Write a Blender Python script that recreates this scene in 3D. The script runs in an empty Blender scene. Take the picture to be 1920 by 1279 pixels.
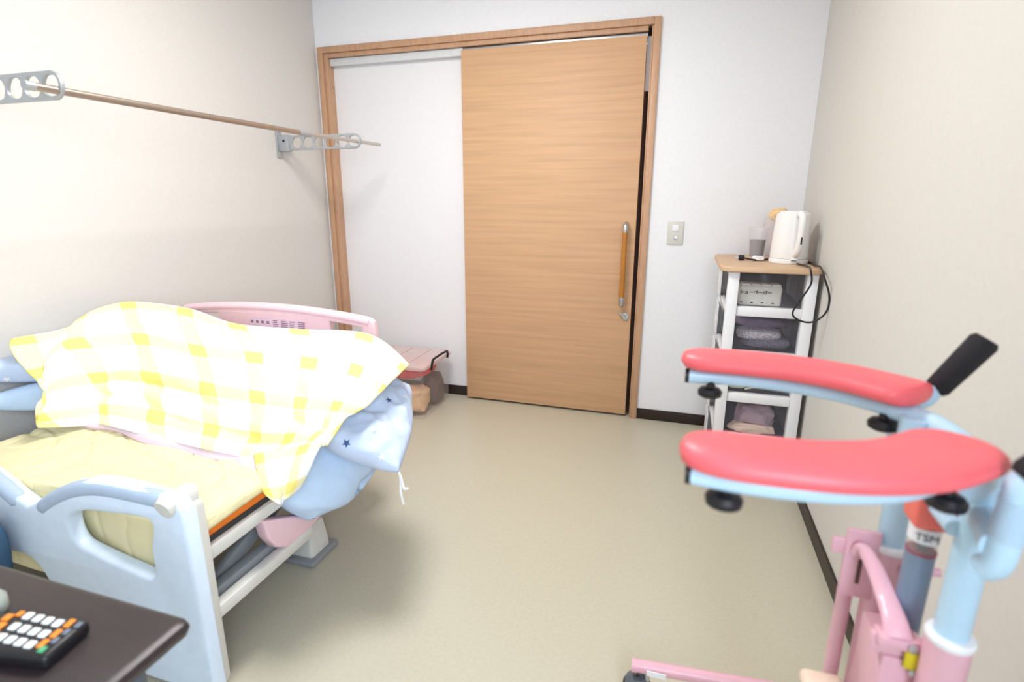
import bpy, bmesh, math, random
from mathutils import Vector, Matrix, noise
from mathutils.bvhtree import BVHTree
random.seed(4)
PI = math.pi
scene = bpy.context.scene
C = scene.collection

# ------------------------------------------------------------------ camera
CAM = Vector((0, 0, 1.199))
F_PX, YAW, PITCH, ROLL = 1016.75, -0.3021, 0.2518, 0.0034
fwd = Vector((math.sin(YAW)*math.cos(PITCH), math.cos(YAW)*math.cos(PITCH), -math.sin(PITCH)))
r0 = Vector((math.cos(YAW), -math.sin(YAW), 0)); u0 = r0.cross(fwd)
RGT = math.cos(ROLL)*r0 + math.sin(ROLL)*u0
UPV = -math.sin(ROLL)*r0 + math.cos(ROLL)*u0
cam_d = bpy.data.cameras.new('camera'); cam = bpy.data.objects.new('camera', cam_d); C.objects.link(cam)
cam_d.sensor_width = 36; cam_d.sensor_fit = 'HORIZONTAL'; cam_d.lens = F_PX*36/1920
cam_d.clip_start = 0.02
cam_d.dof.use_dof = True; cam_d.dof.focus_distance = 2.5; cam_d.dof.aperture_fstop = 2.8
M = Matrix((RGT, UPV, -fwd)).transposed().to_4x4(); M.translation = CAM
cam.matrix_world = M
scene.camera = cam

# ------------------------------------------------------------------ world, lights, exposure
scene.view_settings.view_transform = 'Standard'; scene.view_settings.look = 'None'
scene.view_settings.gamma = 1; scene.view_settings.use_curve_mapping = False
scene.view_settings.exposure = 0.42
W = bpy.data.worlds.new('sky'); scene.world = W; W.use_nodes = True
bg = W.node_tree.nodes['Background']; bg.inputs[0].default_value = (0.75, 0.87, 1.0, 1); bg.inputs[1].default_value = 0.8

def area(name, loc, aim, sx, sy, power, col):
    d = bpy.data.lights.new(name, 'AREA'); d.shape = 'RECTANGLE'; d.size = sx; d.size_y = sy
    d.energy = power; d.color = col
    o = bpy.data.objects.new(name, d); C.objects.link(o); o.location = loc
    o.rotation_euler = (Vector(aim)-Vector(loc)).to_track_quat('-Z', 'Y').to_euler()
    return o
area('window_daylight', (0.62, -0.70, 1.45), (-1.4, 0.1, 0.9), 1.2, 1.2, 50, (0.74, 0.87, 1.0))

# ------------------------------------------------------------------ helpers
def ray(x, y): return fwd + RGT*((x-960)/F_PX) - UPV*((y-640)/F_PX)
def on(x, y, ax, v):
    d = ray(x, y); return CAM + d*((v-CAM[ax])/d[ax])
def PX(x, y, v): return on(x, y, 0, v)
def PY(x, y, v): return on(x, y, 1, v)
def PZ(x, y, v): return on(x, y, 2, v)

def lin(c):
    if isinstance(c, str):
        c = [int(c[i:i+2], 16)/255 for i in (0, 2, 4)]
    return tuple((v/12.92 if v <= 0.04045 else ((v+0.055)/1.055)**2.4) for v in c) + (1,)
MATS = {}
def mat(name, col, rough=0.5, metal=0.0, var=0.04, scale=30, bump=0.0, bscale=200, spec=0.5, stretch=None):
    if name in MATS: return MATS[name]
    m = bpy.data.materials.new(name); m.use_nodes = True; nt = m.node_tree; N = nt.nodes; L = nt.links
    b = N['Principled BSDF']; b.inputs['Roughness'].default_value = rough; b.inputs['Metallic'].default_value = metal
    b.inputs['Specular IOR Level'].default_value = spec
    c = lin(col)
    tc = N.new('ShaderNodeTexCoord'); no = N.new('ShaderNodeTexNoise'); no.inputs['Scale'].default_value = scale
    no.inputs['Detail'].default_value = 3
    if stretch:
        mp = N.new('ShaderNodeMapping'); mp.inputs['Scale'].default_value = stretch
        L.new(tc.outputs['Object'], mp.inputs[0]); L.new(mp.outputs[0], no.inputs['Vector'])
    else: L.new(tc.outputs['Object'], no.inputs['Vector'])
    rp = N.new('ShaderNodeValToRGB')
    rp.color_ramp.elements[0].position = 0.3; rp.color_ramp.elements[1].position = 0.7
    rp.color_ramp.elements[0].color = tuple(v*(1-var) for v in c[:3])+(1,)
    rp.color_ramp.elements[1].color = tuple(min(1, v*(1+var)) for v in c[:3])+(1,)
    L.new(no.outputs[0], rp.inputs[0]); L.new(rp.outputs[0], b.inputs['Base Color'])
    if bump:
        n2 = N.new('ShaderNodeTexNoise'); n2.inputs['Scale'].default_value = bscale; n2.inputs['Detail'].default_value = 2
        L.new(tc.outputs['Object'], n2.inputs['Vector'])
        bp = N.new('ShaderNodeBump'); bp.inputs['Strength'].default_value = bump; bp.inputs['Distance'].default_value = 0.002
        L.new(n2.outputs[0], bp.inputs['Height']); L.new(bp.outputs[0], b.inputs['Normal'])
    MATS[name] = m
    return m
def clear(name, tint, alpha=0.25, rough=0.1):
    """thin clear plastic: part see-through, part glossy tinted surface"""
    m = bpy.data.materials.new(name); m.use_nodes = True; nt = m.node_tree; N = nt.nodes; L = nt.links
    b = N['Principled BSDF']; b.inputs['Base Color'].default_value = lin(tint); b.inputs['Roughness'].default_value = rough
    no = N.new('ShaderNodeTexNoise'); no.inputs['Scale'].default_value = 25
    mr = N.new('ShaderNodeMapRange'); mr.inputs[3].default_value = alpha*0.8; mr.inputs[4].default_value = alpha*1.2
    L.new(no.outputs[0], mr.inputs[0]); L.new(mr.outputs[0], b.inputs['Alpha'])
    MATS[name] = m
    return m

def finish(name, me, m, parent=None, smooth=True):
    if m is not None: me.materials.append(m)
    if smooth:
        for p in me.polygons: p.use_smooth = True
    o = bpy.data.objects.new(name, me); C.objects.link(o)
    if parent is not None:
        o.parent = parent; o.matrix_parent_inverse = ABS[parent.name].inverted() if parent.name in ABS else Matrix.Identity(4)
    return o
ABS = {}
def from_bm(name, bm, m, parent=None, smooth=False, auto=False):
    bmesh.ops.recalc_face_normals(bm, faces=bm.faces)
    me = bpy.data.meshes.new(name); bm.to_mesh(me); bm.free()
    o = finish(name, me, m, parent, smooth or auto)
    if auto:
        try: me.set_sharp_from_angle(angle=math.radians(35))
        except Exception: pass
    return o
def thing(name, label, cat, loc, group=None):
    o = bpy.data.objects.new(name, None); C.objects.link(o); o.location = loc; o.empty_display_size = 0.05
    ABS[o.name] = Matrix.Translation(Vector(loc))
    o['label'] = label; o['category'] = cat
    if group: o['group'] = group
    return o
def tag(o, label, cat, group=None):
    o['label'] = label; o['category'] = cat
    if group: o['group'] = group
    return o
def struct(o, label=None, cat=None):
    o['kind'] = 'structure'
    if label: o['label'] = label
    if cat: o['category'] = cat
    return o

def bm_box(bm, a, b, bev=0.0, seg=2, rot=None):
    a = Vector(a); b = Vector(b); c = (a+b)/2; s = b-a
    g = bmesh.ops.create_cube(bm, size=1)['verts']
    for v in g: v.co = Vector((v.co.x*s.x, v.co.y*s.y, v.co.z*s.z))
    if bev:
        es = list({e for v in g for e in v.link_edges})
        r = bmesh.ops.bevel(bm, geom=es, offset=bev, segments=seg, affect='EDGES', profile=0.5)
        vs = {v for f in r['faces'] for v in f.verts} | {v for v in g if v.is_valid}
    else: vs = set(g)
    for v in vs:
        if rot is not None: v.co = rot @ v.co
        v.co += c
    return vs
def box(name, a, b, m, parent=None, bev=0.0, seg=2, rot=None):
    bm = bmesh.new(); bm_box(bm, a, b, bev, seg, rot)
    return from_bm(name, bm, m, parent, auto=bev > 0)
def bm_tube(bm, pts, rad, n=12, cap=True, flat=1.0):
    pts = [Vector(p) for p in pts]
    rads = rad if isinstance(rad, (list, tuple)) else [rad]*len(pts)
    rings = []; prev = None
    for i, p in enumerate(pts):
        t = (pts[min(i+1, len(pts)-1)] - pts[max(i-1, 0)]).normalized()
        if prev is None:
            ref = Vector((0, 0, 1)) if abs(t.z) < 0.9 else Vector((0, 1, 0))
            a = t.cross(ref).normalized()
        else:
            a = (prev - t*prev.dot(t)).normalized()
        prev = a; b = t.cross(a)
        rings.append([bm.verts.new(p + rads[i]*(math.cos(2*PI*k/n)*a + math.sin(2*PI*k/n)*b*flat)) for k in range(n)])
    for r1, r2 in zip(rings, rings[1:]):
        for k in range(n): bm.faces.new((r1[k], r1[(k+1) % n], r2[(k+1) % n], r2[k]))
    if cap:
        bm.faces.new(rings[0][::-1]); bm.faces.new(rings[-1])
def tube(name, pts, rad, m, parent=None, n=12, flat=1.0):
    bm = bmesh.new(); bm_tube(bm, pts, rad, n, True, flat)
    return from_bm(name, bm, m, parent, auto=True)
def spline(pts, k=8):
    pts = [Vector(p) for p in pts]; out = []
    for i in range(len(pts)-1):
        p0, p1, p2, p3 = pts[max(i-1, 0)], pts[i], pts[i+1], pts[min(i+2, len(pts)-1)]
        for j in range(k):
            t = j/k
            out.append(0.5*((2*p1)+(p2-p0)*t+(2*p0-5*p1+4*p2-p3)*t*t+(3*p1-p0-3*p2+p3)*t**3))
    out.append(pts[-1]); return out
def bm_lathe(bm, prof, o=(0, 0, 0), n=32, mtx=None):
    rings = []
    o = Vector(o)
    for r, z in prof:
        ring = []
        for k in range(n):
            v = Vector((r*math.cos(2*PI*k/n), r*math.sin(2*PI*k/n), z))
            if mtx is not None: v = mtx @ v
            ring.append(bm.verts.new(v+o))
        rings.append(ring)
    for r1, r2 in zip(rings, rings[1:]):
        for k in range(n): bm.faces.new((r1[k], r1[(k+1) % n], r2[(k+1) % n], r2[k]))
    if prof[0][0] > 1e-4: bm.faces.new(rings[0][::-1])
    if prof[-1][0] > 1e-4: bm.faces.new(rings[-1])
    bmesh.ops.remove_doubles(bm, verts=bm.verts, dist=1e-6)
def lathe(name, prof, o, m, parent=None, n=32, mtx=None):
    bm = bmesh.new(); bm_lathe(bm, prof, o, n, mtx)
    return from_bm(name, bm, m, parent, auto=True)
def loft(name, secs, m, parent=None, cap=True):
    bm = bmesh.new(); rings = [[bm.verts.new(p) for p in s] for s in secs]; n = len(rings[0])
    for r1, r2 in zip(rings, rings[1:]):
        for k in range(n): bm.faces.new((r1[k], r1[(k+1) % n], r2[(k+1) % n], r2[k]))
    if cap: bm.faces.new(rings[0][::-1]); bm.faces.new(rings[-1])
    return from_bm(name, bm, m, parent, auto=True)
def board(name, outline, holes, thick, plane, off, m, parent=None, bev=0.0):
    """flat board with holes; 2-D outline in the given plane ('xz' at y=off, 'yz' at x=off, 'xy' at z=off)"""
    cu = bpy.data.curves.new(name, 'CURVE'); cu.dimensions = '2D'; cu.fill_mode = 'BOTH'
    cu.extrude = thick/2-bev; cu.bevel_depth = bev; cu.bevel_resolution = 2
    for lp in [outline]+list(holes):
        s = cu.splines.new('POLY'); s.points.add(len(lp)-1); s.use_cyclic_u = True
        for p, (x, y) in zip(s.points, lp): p.co = (x, y, 0, 1)
    t = bpy.data.objects.new('tmp', cu); C.objects.link(t)
    dg = bpy.context.evaluated_depsgraph_get(); me = bpy.data.meshes.new_from_object(t.evaluated_get(dg))
    bpy.data.objects.remove(t); bpy.data.curves.remove(cu)
    me.materials.clear()
    for v in me.vertices:
        a, b, c = v.co
        v.co = {'xz': (a, off+c, b), 'yz': (off+c, a, b), 'xy': (a, b, off+c)}[plane]
    bm = bmesh.new(); bm.from_mesh(me); bmesh.ops.remove_doubles(bm, verts=bm.verts, dist=1e-5); bpy.data.meshes.remove(me)
    return from_bm(name, bm, m, parent, auto=True)
def rrect(x0, y0, x1, y1, r, n=6):
    out = []
    for cx, cy, a in ((x1-r, y1-r, 0), (x0+r, y1-r, 90), (x0+r, y0+r, 180), (x1-r, y0+r, 270)):
        for k in range(n+1):
            t = math.radians(a+90*k/n); out.append((cx+r*math.cos(t), cy+r*math.sin(t)))
    return out
def smooth_loop(pts, k=6):
    n = len(pts); out = []
    for i in range(n):
        p0, p1, p2, p3 = [Vector(pts[(i+j) % n]) for j in (-1, 0, 1, 2)]
        for j in range(k):
            t = j/k; v = 0.5*((2*p1)+(p2-p0)*t+(2*p0-5*p1+4*p2-p3)*t*t+(3*p1-p0-3*p2+p3)*t**3); out.append((v.x, v.y))
    return out
def ellipse(cx, cy, rx, ry, n=24): return [(cx+rx*math.cos(2*PI*k/n), cy+ry*math.sin(2*PI*k/n)) for k in range(n)]
def cr(p0, p1, p2, p3, t): return 0.5*((2*p1)+(p2-p0)*t+(2*p0-5*p1+4*p2-p3)*t*t+(3*p1-p0-3*p2+p3)*t**3)
def patch(ctrl, u, v):
    R_, Cn = len(ctrl), len(ctrl[0])
    def at1(row, u):
        x = u*(Cn-1); i = min(int(x), Cn-2); t = x-i
        return cr(row[max(i-1, 0)], row[i], row[i+1], row[min(i+2, Cn-1)], t)
    y = v*(R_-1); j = min(int(y), R_-2); t = y-j
    return cr(*[at1(ctrl[k], u) for k in (max(j-1, 0), j, j+1, min(j+2, R_-1))], t)
def grid_mesh(name, fn, nu, nv, m, parent=None, thick=0.0, uvscale=(1, 1)):
    vs = [fn(i/nu, j/nv) for j in range(nv+1) for i in range(nu+1)]
    fs = [(j*(nu+1)+i, j*(nu+1)+i+1, (j+1)*(nu+1)+i+1, (j+1)*(nu+1)+i) for j in range(nv) for i in range(nu)]
    me = bpy.data.meshes.new(name); me.from_pydata([tuple(v) for v in vs], [], fs)
    uv = me.uv_layers.new(name='UVMap')
    for p in me.polygons:
        for li, vi in zip(p.loop_indices, p.vertices):
            uv.data[li].uv = ((vi % (nu+1))/nu*uvscale[0], (vi//(nu+1))/nv*uvscale[1])
    me.update()
    o = finish(name, me, m, parent)
    if thick:
        s = o.modifiers.new('thickness', 'SOLIDIFY'); s.thickness = thick; s.offset = -1
    return o
def wr(p, s, a, seed=0): return a*noise.noise(Vector(p)*s+Vector((seed, seed*1.7, 0)))
def cushion(name, ctrl, T, m, parent=None, nu=40, nv=28, pw=3.0, wrinkle=0.006, seed=1, ws=14):
    """pillow: a curved mid-sheet inflated both ways and closed along a seam"""
    def mid(u, v): return patch(ctrl, u, v)
    bm = bmesh.new(); top = {}; bot = {}
    for j in range(nv+1):
        for i in range(nu+1):
            u, v = i/nu, j/nv; e = 1e-3
            du = mid(min(u+e, 1), v)-mid(max(u-e, 0), v); dv = mid(u, min(v+e, 1))-mid(u, max(v-e, 0))
            n = du.cross(dv).normalized()
            if n.z < 0: n = -n
            h = ((1-abs(2*u-1)**pw)*(1-abs(2*v-1)**pw)); h = math.sqrt(max(h, 0))
            p = mid(u, v); w = wr(p, ws, wrinkle, seed)+wr(p, ws*2.2, wrinkle*0.5, seed+5)
            edge = i in (0, nu) or j in (0, nv)
            p = p + n*w*0.6
            top[i, j] = bm.verts.new(p+n*(h*T+w*h))
            bot[i, j] = top[i, j] if edge else bm.verts.new(p-n*(h*T+w*h))
    for j in range(nv):
        for i in range(nu):
            bm.faces.new((top[i, j], top[i+1, j], top[i+1, j+1], top[i, j+1]))
            bm.faces.new((bot[i, j], bot[i, j+1], bot[i+1, j+1], bot[i+1, j]))
    return from_bm(name, bm, m, parent, smooth=True)
def text_mesh(name, s, size, mtx, m, parent=None, ext=0.0003, off=0.0):
    cu = bpy.data.curves.new(name, 'FONT'); cu.body = s; cu.size = size; cu.extrude = ext; cu.offset = off; cu.align_x = 'CENTER'; cu.align_y = 'CENTER'
    t = bpy.data.objects.new('tmp', cu); C.objects.link(t)
    dg = bpy.context.evaluated_depsgraph_get(); me = bpy.data.meshes.new_from_object(t.evaluated_get(dg))
    bpy.data.objects.remove(t); bpy.data.curves.remove(cu); me.materials.clear(); me.transform(mtx)
    return finish(name, me, m, parent, smooth=False)

# ------------------------------------------------------------------ materials
m_wall_l = mat('wallpaper_cream_dimmed', 'd8d3ce', 0.85, var=0.015, scale=60, bump=0.12, bscale=350)  # side wall colour darkened to offset the lamp's stronger light here
m_wall_b = mat('wallpaper_white_lifted', 'f1f2f7', 0.85, var=0.015, scale=60, bump=0.12, bscale=350)  # back wall colour lifted in place of the lamp light it lacks
m_wall_r = mat('wallpaper_beige_dimmed', 'dad7d2', 0.85, var=0.015, scale=60, bump=0.12, bscale=350)  # darkened in colour like the left wall, to even out the lamp light
m_ceil = mat('ceiling_white', 'f2f0ec', 0.9, var=0.01)
m_floor = mat('vinyl_khaki', 'c4beab', 0.32, var=0.035, scale=90, bump=0.03, bscale=60, spec=0.4)
m_base = mat('baseboard_brown', '2c1c17', 0.45, var=0.1)
m_trim = mat('trim_wood', 'c59b7c', 0.45, var=0.08, scale=12, stretch=(6, 6, 1))
m_door = mat('door_wood', 'd0a680', 0.55, var=0.085, scale=4, stretch=(0.5, 1, 12), bump=0.05, bscale=120)
m_doordark = mat('door_gap_brown', '5a4038', 0.7)
m_panel = mat('recess_white', 'edecef', 0.8, var=0.01)
m_alu = mat('aluminium', 'c9cdd2', 0.28, 1.0, var=0.03)
m_steel = mat('steel_pole', 'b7a79a', 0.3, 0.85, var=0.05)
m_greym = mat('grey_cast', 'b2b6ba', 0.4, 0.5, var=0.03)
m_black = mat('black_plastic', '17161a', 0.4)
m_rubber = mat('black_foam', '1d1b20', 0.85, bump=0.2, bscale=400)
m_white = mat('white_plastic', 'f1f2f7', 0.35, var=0.01)
m_pinkb = mat('pink_board', 'ecc6cf', 0.35, var=0.02)
m_footw = mat('white_board_daylit', 'dae9fd', 0.4, var=0.03)  # white board; the cool window daylight tint is put into its colour
m_grip = mat('grey_grip', 'aebfd6', 0.55, var=0.03)
m_railw = mat('bed_rail_ivory', 'd8d6d0', 0.35, var=0.03)
m_railg = mat('bed_rail_grey', '8d9094', 0.45)
m_dark = mat('bed_underside', '33312f', 0.7)
m_orange = mat('orange_mattress', 'e5761b', 0.75, var=0.05)
m_padred = mat('coral_vinyl', 'f2666e', 0.42, var=0.03, bump=0.08, bscale=500)
m_blueframe = mat('pale_blue_paint', 'bcdcf2', 0.3, var=0.02)
m_pinkframe = mat('pink_paint', 'e6b3c2', 0.3, var=0.03)
m_gas = mat('blue_grey_tube', '8093ad', 0.35, 0.2)
m_coral = mat('coral_plastic', 'ef7266', 0.45)
m_cream = mat('cream_plastic', 'f2d8c4', 0.5)
m_yellowlbl = mat('yellow_label', 'd6c21c', 0.6)
m_table = mat('table_dark_wood', '2f2628', 0.38, var=0.15, scale=8, stretch=(2, 20, 2))
m_wtop = mat('chest_top_wood', 'd3b190', 0.5, var=0.06, scale=6, stretch=(1, 12, 1))
m_bluecl = mat('blue_cotton', 'cddcf8', 0.85, var=0.03, bump=0.2, bscale=90)
m_blue2 = mat('plain_blue_cotton', 'c6dcf8', 0.8, var=0.03, bump=0.15, bscale=70)
m_navy = mat('navy_print', '3f5a8c', 0.85)
m_starw = mat('white_print', 'f6f8fc', 0.85)
m_pinkcl = mat('lilac_sheet', 'e6cfe0', 0.9, var=0.04)
m_string = mat('white_string', 'f2f2f4', 0.9)

def quilt_mat():
    m = mat('yellow_quilt', 'ebdfb3', 0.9, var=0.02)
    nt = m.node_tree; N = nt.nodes; L = nt.links; b = N['Principled BSDF']
    uv = N.new('ShaderNodeUVMap'); mp = N.new('ShaderNodeMapping'); mp.inputs['Rotation'].default_value = (0, 0, 0)
    L.new(uv.outputs[0], mp.inputs[0])
    sx = N.new('ShaderNodeSeparateXYZ'); no = N.new('ShaderNodeTexNoise'); no.inputs['Scale'].default_value = 1.3
    L.new(mp.outputs[0], no.inputs['Vector'])
    ad = N.new('ShaderNodeVectorMath'); ad.operation = 'MULTIPLY_ADD'
    ad.inputs[1].default_value = (0.5, 0.5, 0.5); L.new(no.outputs['Color'], ad.inputs[0]); L.new(mp.outputs[0], ad.inputs[2])
    L.new(ad.outputs[0], sx.inputs[0])
    hs = []
    for k in (0, 1):
        f = N.new('ShaderNodeMath'); f.operation = 'PINGPONG'; f.inputs[1].default_value = 0.5; L.new(sx.outputs[k], f.inputs[0])
        s = N.new('ShaderNodeMath'); s.operation = 'SMOOTH_MIN'; s.inputs[1].default_value = 0.16; s.inputs[2].default_value = 0.1
        L.new(f.outputs[0], s.inputs[0]); hs.append(s)
    mn = N.new('ShaderNodeMath'); mn.operation = 'MINIMUM'; L.new(hs[0].outputs[0], mn.inputs[0]); L.new(hs[1].outputs[0], mn.inputs[1])
    bp = N.new('ShaderNodeBump'); bp.inputs['Strength'].default_value = 0.7; bp.inputs['Distance'].default_value = 0.03
    L.new(mn.outputs[0], bp.inputs['Height']); L.new(bp.outputs[0], b.inputs['Normal'])
    return m
m_quilt = quilt_mat()
def towel_mat():
    m = bpy.data.materials.new('yellow_check_towel'); m.use_nodes = True; nt = m.node_tree; N = nt.nodes; L = nt.links
    b = N['Principled BSDF']; b.inputs['Roughness'].default_value = 0.95; b.inputs['Specular IOR Level'].default_value = 0.2
    uv = N.new('ShaderNodeUVMap'); sx = N.new('ShaderNodeSeparateXYZ'); L.new(uv.outputs[0], sx.inputs[0])
    bands = []
    for k in (0, 1):
        fr = N.new('ShaderNodeMath'); fr.operation = 'FRACT'; L.new(sx.outputs[k], fr.inputs[0])
        mr = N.new('ShaderNodeMapRange'); mr.interpolation_type = 'SMOOTHSTEP'
        mr.inputs[1].default_value = 0.33; mr.inputs[2].default_value = 0.29; L.new(fr.outputs[0], mr.inputs[0]); bands.append(mr)
    ad = N.new('ShaderNodeMath'); ad.operation = 'ADD'; L.new(bands[0].outputs[0], ad.inputs[0]); L.new(bands[1].outputs[0], ad.inputs[1])
    hf = N.new('ShaderNodeMath'); hf.operation = 'MULTIPLY'; hf.inputs[1].default_value = 0.5; L.new(ad.outputs[0], hf.inputs[0])
    rp = N.new('ShaderNodeValToRGB'); e = rp.color_ramp.elements
    e[0].position = 0; e[0].color = lin('fafbfc'); e[1].position = 1; e[1].color = lin('f4e484')
    x = rp.color_ramp.elements.new(0.5); x.color = lin('faf1bf')
    L.new(hf.outputs[0], rp.inputs[0]); L.new(rp.outputs[0], b.inputs['Base Color'])
    tc = N.new('ShaderNodeTexCoord'); no = N.new('ShaderNodeTexNoise'); no.inputs['Scale'].default_value = 500; L.new(tc.outputs['Object'], no.inputs['Vector'])
    bp = N.new('ShaderNodeBump'); bp.inputs['Strength'].default_value = 0.15; bp.inputs['Distance'].default_value = 0.002
    L.new(no.outputs[0], bp.inputs['Height']); L.new(bp.outputs[0], b.inputs['Normal'])
    return m
m_towel = towel_mat()

# ------------------------------------------------------------------ room shell
XL, XR, YB, YF, ZC = -2.135, 0.5366, 2.984, -1.5, 2.45
T = 0.12
struct(box('floor', (XL-T, YF-T, -0.1), (XR+T, YB+T+0.2, 0), m_floor))
struct(box('ceiling', (XL-T, YF-T, ZC), (XR+T, YB+T, ZC+0.1), m_ceil))
struct(box('wall_left', (XL-T, YF, 0), (XL, YB+T, ZC), m_wall_l))
WY0, WY1, WZ0, WZ1 = -1.35, -0.08, 0.85, 2.05
struct(board('wall_right', [(YF, 0), (YB+T, 0), (YB+T, ZC), (YF, ZC)], [[(WY0, WZ0), (WY1, WZ0), (WY1, WZ1), (WY0, WZ1)]], T, 'yz', XR+T/2, m_wall_r))
# back wall with the door opening
OX0, OX1, OZ = -2.085, -0.212, 2.035
struct(board('wall_back', [(XL, 0), (OX0, 0), (OX0, OZ), (OX1, OZ), (OX1, 0), (XR, 0), (XR, ZC), (XL, ZC)], [], T, 'xz', YB+T/2, m_wall_b))
# recess behind the sliding door: white fixed panel on the left, dark gap on the right
rec = struct(box('wall_recess', (OX0, YB+0.05, 0), (-1.15, YB+T, OZ), m_panel))
box('gap_backing', (-1.15, YB+0.075, 0), (OX1, YB+T, OZ), m_doordark, rec)
box('pale_jamb_catch', (-0.262, YB+0.04, 1.74), (-0.226, YB+0.075, 1.99), m_panel, rec, 0.002)
struct(box('wall_front', (XL, YF-T, 0), (XR, YF, ZC), m_wall_l))
WM = (WY0+WY1)/2
wf = struct(board('window_1', [(WY0, WZ0), (WY1, WZ0), (WY1, WZ1), (WY0, WZ1)],
    [[(WY0+.04, WZ0+.04), (WM-.02, WZ0+.04), (WM-.02, WZ1-.04), (WY0+.04, WZ1-.04)], [(WM+.02, WZ0+.04), (WY1-.04, WZ0+.04), (WY1-.04, WZ1-.04), (WM+.02, WZ1-.04)]],
    0.05, 'yz', XR+0.03, m_alu))
m_glass = clear('window_glass', 'ffffff', 0.05, 0.02)
box('pane', (XR+.029, WY0+.03, WZ0+.03), (XR+.033, WM-.01, WZ1-.03), m_glass, wf)
box('pane', (XR+.039, WM+.01, WZ0+.03), (XR+.043, WY1-.03, WZ1-.03), m_glass, wf)
# baseboards
BH = 0.062
struct(box('baseboard_right', (XR-0.008, YF, 0), (XR, YB, BH), m_base, bev=0.002))
struct(box('baseboard_back', (-0.18, YB-0.008, 0), (XR-0.008, YB, BH), m_base, bev=0.002))
struct(box('baseboard_left', (XL, YF, 0), (XL+0.008, YB, BH), m_base, bev=0.002))
struct(box('baseboard_recess', (OX0+0.03, YB+0.042, 0), (-1.15, YB+0.05, BH), m_base, bev=0.002))
# door casing
tr = thing('trim_1', 'wooden door frame around the sliding door and white panel', 'door frame', (-1.15, YB, 0)); tr['kind'] = 'structure'
TX0, TX1, TH = -2.117, -0.1815, 2.06
for nm, a, b in (('casing', (TX0, YB-.018, 0), (TX0+.034, YB+.02, TH)), ('casing', (TX1-.034, YB-.018, 0), (TX1, YB+.02, TH)),
                 ('casing', (TX0+.034, YB-.018, TH-.034), (TX1-.034, YB+.02, TH)),
                 ('jamb', (TX0+.034, YB-.006, 0), (TX0+.06, YB+.10, TH-.034)), ('jamb', (TX1-.043, YB-.006, 0), (TX1-.034, YB+.10, TH-.034)),
                 ('head_jamb', (TX0+.06, YB-.006, TH-.058), (TX1-.06, YB+.012, TH-.034))):
    box(nm, a, b, m_trim, tr, 0.003)
for z in (0.75, 1.25, 1.85): lathe('screw', [(0.006, 0), (0.006, 0.002), (0, 0.002)], (TX0+.06, YB+.03, z), m_steel, tr, 12, Matrix.Rotation(PI/2, 3, 'Y'))
box('hanger_rail', (-1.22, YB+.012, TH-.078), (TX1-.062, YB+.045, TH-.058), m_alu, tr, 0.003)
box('rail_cover', (TX0+.062, YB+.014, TH-.098), (-1.20, YB+.05, TH-.058), mat('rail_cover_grey', 'd9dcdf', 0.5), tr, 0.002)
box('roller_bracket', (-0.262, YB+.012, 1.945), (-0.244, YB+.03, 1.977), m_alu, tr, 0.002)
# sliding door
DX0, DX1, DZ0, DZ1 = -1.222, -0.247, 0.014, 1.985
dr = struct(thing('door_1', 'light wooden sliding door with a long vertical handle', 'door', (-0.73, YB, 0)))
box('door_leaf', (DX0, YB-.004, DZ0), (DX1, YB+.034, DZ1), m_door, dr, 0.0015)
hw = mat('handle_wood', 'b8772c', 0.35, var=0.08)
hx = -0.297; hy = YB-0.05
h = tube('handle', [(hx, hy, 0.70), (hx, hy, 1.045)], 0.0135, hw, dr, 16)
for z0, z1 in ((0.70, 0.655), (1.045, 1.088)):
    zd = 1 if z1 > z0 else -1
    tube('handle_end', spline([(hx, hy, z0), (hx, hy, z0+zd*.022), (hx, hy+.010, z1-zd*.004), (hx, YB-.018, z1), (hx, YB-.004, z1)], 5), 0.0135, m_alu, h, 14)
lathe('lock_rose', [(0.021, 0), (0.021, 0.006), (0.017, 0.009), (0, 0.009)], (-0.276, YB-.004, 0.588), m_alu, dr, 24, Matrix.Rotation(PI/2, 3, 'X'))
tube('lock_lever', [(-0.272, YB-.018, 0.583), (-0.300, YB-.024, 0.603), (-0.312, YB-.024, 0.612)], [0.007, 0.006, 0.004], m_alu, dr, 10)

# ceiling lamp
lp = thing('ceiling_light', 'square white ceiling light panel above the room centre', 'ceiling light', (-0.85, 1.5, ZC))
box('lamp_body', (-1.15, 1.20, ZC-.06), (-0.55, 1.80, ZC), m_white, lp, 0.01)
m_emit = bpy.data.materials.new('lamp_diffuser'); m_emit.use_nodes = True
eb = m_emit.node_tree.nodes['Principled BSDF']; eb.inputs['Emission Color'].default_value = (1, 0.95, 0.88, 1); eb.inputs['Emission Strength'].default_value = 4
box('diffuser', (-1.12, 1.23, ZC-.075), (-0.58, 1.77, ZC-.06), m_emit, lp, 0.006)
area('ceiling_light_lamp', (-0.85, 1.5, ZC-.08), (-0.85, 1.5, 0), 0.52, 0.52, 23, (1.0, 0.985, 0.97))

# ------------------------------------------------------------------ switch plate
sw = thing('wall_switch', 'white light switch plate on the wall right of the door', 'light switch', (-0.044, YB, 1.044))
box('plate', (-0.085, YB-.008, 0.984), (-0.006, YB, 1.104), mat('switch_ivory', 'd7d7d0', 0.4, var=0.01), sw, 0.003)
box('rocker', (-0.062, YB-.012, 1.052), (-0.030, YB-.008, 1.085), m_white, sw, 0.002)
lathe('pilot_lamp', [(0.009, 0), (0.009, 0.004), (0, 0.005)], (-0.045, YB-.008, 1.018), m_alu, sw, 16, Matrix.Rotation(PI/2, 3, 'X'))

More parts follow.
